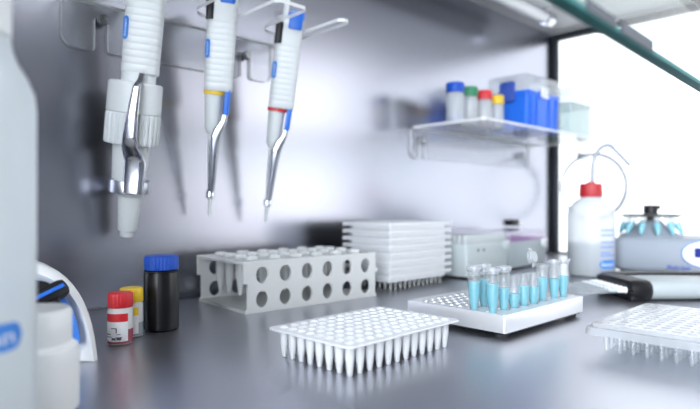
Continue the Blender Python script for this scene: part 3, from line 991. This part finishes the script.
sb = thing('small_jar', 'small white bottle with white cap blurred before the mixer', 'bottle', (-160, 285, 0))
MB().lathe([(0, 0), (20, 0), (22, 2), (22.4, 29), (21.4, 33), (18.6, 35)], 40).obj('body', 'white', sb)
MB().lathe([(17, 34), (18.4, 34.4), (18.6, 35), (18.6, 50), (17.5, 52), (0, 52.3)], 40).obj('cap', 'white', sb)

# ------------------------------------------------------------------ red capped wash bottle
wb = thing('wash_bottle', 'translucent wash bottle with red cap and bent spout before the window', 'bottle', (355, 837, 0))
MB().lathe([(0, 0), (29, 0), (32, 2.5), (32.8, 6), (32.8, 88), (32, 95), (29, 102), (23, 109), (17, 113), (14, 115), (14, 119)], 48).obj('body', 'milky3', wb)
MB().lathe([(0, 1), (28, 1), (31.4, 3.5), (32, 7), (32, 49), (0, 49)], 40).obj('liquid', 'water', wb)
rings = [[((16.3 - (.6 if i % 2 else 0)) * f * cos(2 * pi * i / 56), (16.3 - (.6 if i % 2 else 0)) * f * sin(2 * pi * i / 56), z) for i in range(56)] for z, f in ((116, .98), (117, 1), (132, .95), (135.5, .90))]
MB().loft(rings).lathe([(6, 135), (6, 138), (0, 138)], 20).obj('cap', 'dred', wb)
MB().tube(spline([(1.9, 0, 136), (2.4, 0, 150), (4.3, 0, 168.5), (8, -1, 180), (14.5, -2, 188.6), (26, -3, 191.5), (37, -4, 181), (55, -6, 161.6)], 8), [3.2] * 45 + [2.6] * 11 + [1.8], 10).obj('spout', 'tubing', wb)
aw = radians(-113 + 46)
curved_pill(32.8, aw, 13.5 + 6, 30, 12.5, wb)
for zs in ((67, 60, 50, 43, 35, 31), (8, 4)):
    pr = MB()
    for k, z in enumerate(zs):
        x = -13
        random.seed(k + len(zs))
        end = 13 if k != 4 else 2
        while x < end:
            l = random.uniform(1.5, 3.5)
            pr._add([(x, .15, z), (x + l, .15, z), (x + l, .15, z + 2.2), (x, .15, z + 2.2)], [(0, 1, 2, 3)])
            x += l + .7
    pr.wrap(32.8, aw).obj('printed_text', 'inkblue', wb, 0)

# ------------------------------------------------------------------ multichannel pipette lying on the bench
# local x = along the handle (to the right), y = across the eight channels (away from camera)
mp = thing('multichannel_pipette', 'grey and black eight-channel pipette lying on the bench', 'pipette', (308, 606, 0), .04)
MB().loft([[(x, y, z) for y, z in rrect(3 + k, 78 - k, 1 + k, 22 - k * 1.0, 9 - k, 5)] for x, k in ((14, 2), (17, 0), (70, 0), (120, 1), (150, 3))]).obj('housing', 'mcgrey', mp)
MB().loft([[(x, y, z) for y, z in rrect(0 + k, 82 - k, .4 + k, 23 - k, 9, 5)] for x, k in ((-9, 4), (-6, 1), (0, 0), (14, 0), (17, 1.5))]).obj('nose', 'black', mp)
MB().loft([[(x, y, z) for y, z in rrect(58, 86, z0, z1, 2.0, 3)] for x, z0, z1 in ((-4, 12, 20), (4, 16, 23), (14, 18, 24), (60, 18, 24.5), (112, 18, 24.5), (128, 13, 23), (140, 5, 16))]).obj('grip', 'black', mp)
MB().box(-7, 12, 2, 80, .3, 8, 2).obj('ejector_bar', 'black', mp)
nz = MB().lathe([(0, 0), (3.4, 0), (3.6, 3), (3.1, 4), (3.0, 11), (2.4, 12), (2.2, 20)], 16, RY(-pi / 2)).obj('nozzle', 'white', mp)
for i in range(8):
    o = nz if i == 0 else nz.copy()
    if i:
        COL.objects.link(o)
        o.parent = mp
    o.location = Vector((-8, 9 + 9 * i, 12)) * MM
tipm = None
for i in range(8):
    p = Vector((308, 606, 0)) + RZ(.04) @ Vector((-20, 9 + 9 * i, 12))
    lab = ('pale pipette tip on the multichannel pipette, nearest the camera' if i == 0 else 'pale pipette tip on the multichannel pipette, farthest from the camera' if i == 7 else 'pale pipette tip on the multichannel pipette, %s from the nearest' % ['second', 'third', 'fourth', 'fifth', 'sixth', 'seventh'][i - 1])
    if tipm is None:
        tipm = tag(MB().lathe([(2.5, 0), (3.3, 0), (3.3, 6), (2.8, 6.5), (1.9, 26), (.7, 46), (.4, 46)], 14, RY(-pi / 2)).obj('channel_tip', 'tipclear'), lab, 'tip', 'tips on the multichannel pipette')
        o = tipm
    else:
        o = tipm.copy()
        COL.objects.link(o)
        o['label'] = lab
    o.location = p * MM
    o.rotation_euler = (0, radians(-6), .04)

# ------------------------------------------------------------------ mini centrifuge
ca = atan2(-.64, .77)
cf = thing('mini_centrifuge', 'grey bench centrifuge with black rotor and tubes at right', 'centrifuge', (407, 884, 0), ca)
# local x along the front face (to the right and near), y inward
MB().loft([[(p[0], p[1], z) for p in rrect(-2 + k, 172 - k, k, 150 - k, 20, 8)] for z, k in ((4, 3), (6, 1), (12, 0), (46, 0), (52, 2), (54.5, 6))]).obj('housing', 'devgrey', cf, 50)
MB().box(10, 160, 8, 140, 0, 5, 2).obj('base', 'black', cf)
MB().lathe([(46, 53), (46, 56), (43, 57), (26, 66), (20, 74), (14, 80), (0, 80)], 40, T(42, 62, 0)).obj('bowl_hub', 'devgrey', cf)
rt = MB().lathe([(0, 84.5), (43, 86), (45, 87), (45, 88.6), (40, 89.5), (12, 90), (0, 90)], 48, T(42, 62, 0)).obj('rotor_disc', 'black', cf)
MB().lathe([(6, 60), (6, 88), (10, 90), (10.5, 100), (9, 103), (0, 103)], 24, T(42, 62, 0)).box(-10, 14, -4, 4, 97, 104, 2, T(42, 62, 0)).obj('rotor_knob', 'black', cf)
# control panel
pm = T(128, -1.0, 34) @ RX(pi / 2)
MB().prism([ell(0, 0, 33, 20, 36)], 0, 1.2, .3, pm).obj('panel_border', 'inkblue', cf)
cpn = MB().prism([ell(0, 0, 31, 18.4, 36)], 1.0, 1.8, .2, pm).obj('control_panel', 'logow', cf)
MB().prism([rrect(-16, 16, -5, 9, 2)], 1.7, 2.4, 0, pm).obj('display', 'screen', cpn)
MB().text('Multi-Spin', 7.5, .1, T(92, -.6, 13) @ RX(pi / 2), bold=.18).obj('name_lettering', 'navy', cf, 0)
cc_ = Vector((407, 884, 0)) + RZ(ca) @ Vector((42, 62, 0))
first = None
spots = 12
for i in range(spots):
    a = 2 * pi * (i + .5) / spots
    # top end under the disc rim, bottom end tilted outwards
    tilt = radians(24)
    rm = 46
    loc = cc_ + Vector((rm * cos(a), rm * sin(a), 57.5))
    lab = 'rotor tube of cyan liquid on the centrifuge'
    if first is None:
        first = micro_tube('rotor_tube', lab, 'tube', loc, 0, 'cyan tubes in the centrifuge rotor', fill=20, lid=None, short=7)
        o = first
    else:
        o = dup(first, loc)
    q = RZ(a) @ RY(-tilt)
    o.rotation_euler = q.to_euler()

# ------------------------------------------------------------------ light
wd = bpy.data.worlds.new('World')
S.world = wd
wd.use_nodes = True
nt = wd.node_tree
nt.nodes.clear()
out = nt.nodes.new('ShaderNodeOutputWorld')
bg = nt.nodes.new('ShaderNodeBackground')
tc = nt.nodes.new('ShaderNodeTexCoord')
vm_ = nt.nodes.new('ShaderNodeVectorMath')
vm_.operation = 'DOT_PRODUCT'
ga = radians(38)


def lobe(az, el, a0, a1, col, strength):
    """soft bright patch of surroundings around a direction"""
    v = nt.nodes.new('ShaderNodeVectorMath')
    v.operation = 'DOT_PRODUCT'
    v.inputs[1].default_value = (cos(radians(az)) * cos(radians(el)), sin(radians(az)) * cos(radians(el)), sin(radians(el)))
    nt.links.new(tc.outputs['Generated'], v.inputs[0])
    m_ = nt.nodes.new('ShaderNodeMapRange')
    m_.interpolation_type = 'SMOOTHSTEP'
    m_.inputs[1].default_value = cos(radians(a0))
    m_.inputs[2].default_value = cos(radians(a1))
    nt.links.new(v.outputs['Value'], m_.inputs[0])
    b_ = nt.nodes.new('ShaderNodeBackground')
    b_.inputs[0].default_value = (*col, 1)
    mu_ = nt.nodes.new('ShaderNodeMath')
    mu_.operation = 'MULTIPLY'
    mu_.inputs[1].default_value = strength
    nt.links.new(m_.outputs[0], mu_.inputs[0])
    nt.links.new(mu_.outputs[0], b_.inputs[1])
    return b_


bg.inputs[0].default_value = (.80, .88, 1.0, 1)
bg.inputs[1].default_value = .22
acc = bg
for args in ((40, 8, 60, 45, (.95, .97, 1.0), 1.55), (-122, 6, 48, 18, (.88, .935, 1.0), 11.5)):
    ad = nt.nodes.new('ShaderNodeAddShader')
    nt.links.new(acc.outputs[0], ad.inputs[0])
    nt.links.new(lobe(*args).outputs[0], ad.inputs[1])
    acc = ad
nt.links.new(acc.outputs[0], out.inputs[0])


def area(name, loc, target, sx, sy, watts, col):
    l = bpy.data.lights.new(name, 'AREA')
    l.shape = 'RECTANGLE'
    l.size, l.size_y = sx * MM, sy * MM
    l.energy = watts
    l.color = col
    o = bpy.data.objects.new(name, l)
    COL.objects.link(o)
    o.location = Vector(loc) * MM
    o.rotation_euler = ((Vector(target) - Vector(loc)).to_track_quat('-Z', 'Y')).to_euler()
    return o


area('key_light', (1520, 330, 330), W(280, 540, 200), 700, 700, 2.4, (1, .98, .96))
# unseen lit tube, added under the ceiling front to brighten ceiling and wall
wl = thing('fill_tube', 'unseen fluorescent tube added under the ceiling front to brighten the cabinet', 'lamp', W(300, 200, 440), PHI)
M['lit'] = emitter('lit_tube', (.95, .975, 1.0), 5.5)
MB().tube([(-380, 0, 0), (380, 0, 0)], 8, 16).obj('lamp_tube', 'lit', wl)
for x in (-392, 380):
    MB().box(x, x + 12, -11, 11, -11, ZC - 440, 2).obj('socket', 'white', wl)

# ------------------------------------------------------------------ camera
cam = bpy.data.cameras.new('camera')
cam.sensor_width = 36
cam.lens = 568 / 700 * 36
cam.clip_start = .01
cam.clip_end = 50
cam.dof.use_dof = True
cam.dof.focus_distance = .44
cam.dof.aperture_fstop = 5.0
co = bpy.data.objects.new('camera', cam)
COL.objects.link(co)
co.location = (0, 0, .1041)
co.rotation_euler = (pi / 2 + .0008, 0, 0)
S.camera = co

S.view_settings.view_transform = 'Standard'
S.view_settings.look = 'None'
S.view_settings.gamma = 1
S.view_settings.exposure = .42
S.view_settings.use_curve_mapping = False
S.cycles.max_bounces = 14
S.cycles.transparent_max_bounces = 40
S.cycles.caustics_reflective = False
S.cycles.sample_clamp_indirect = 4
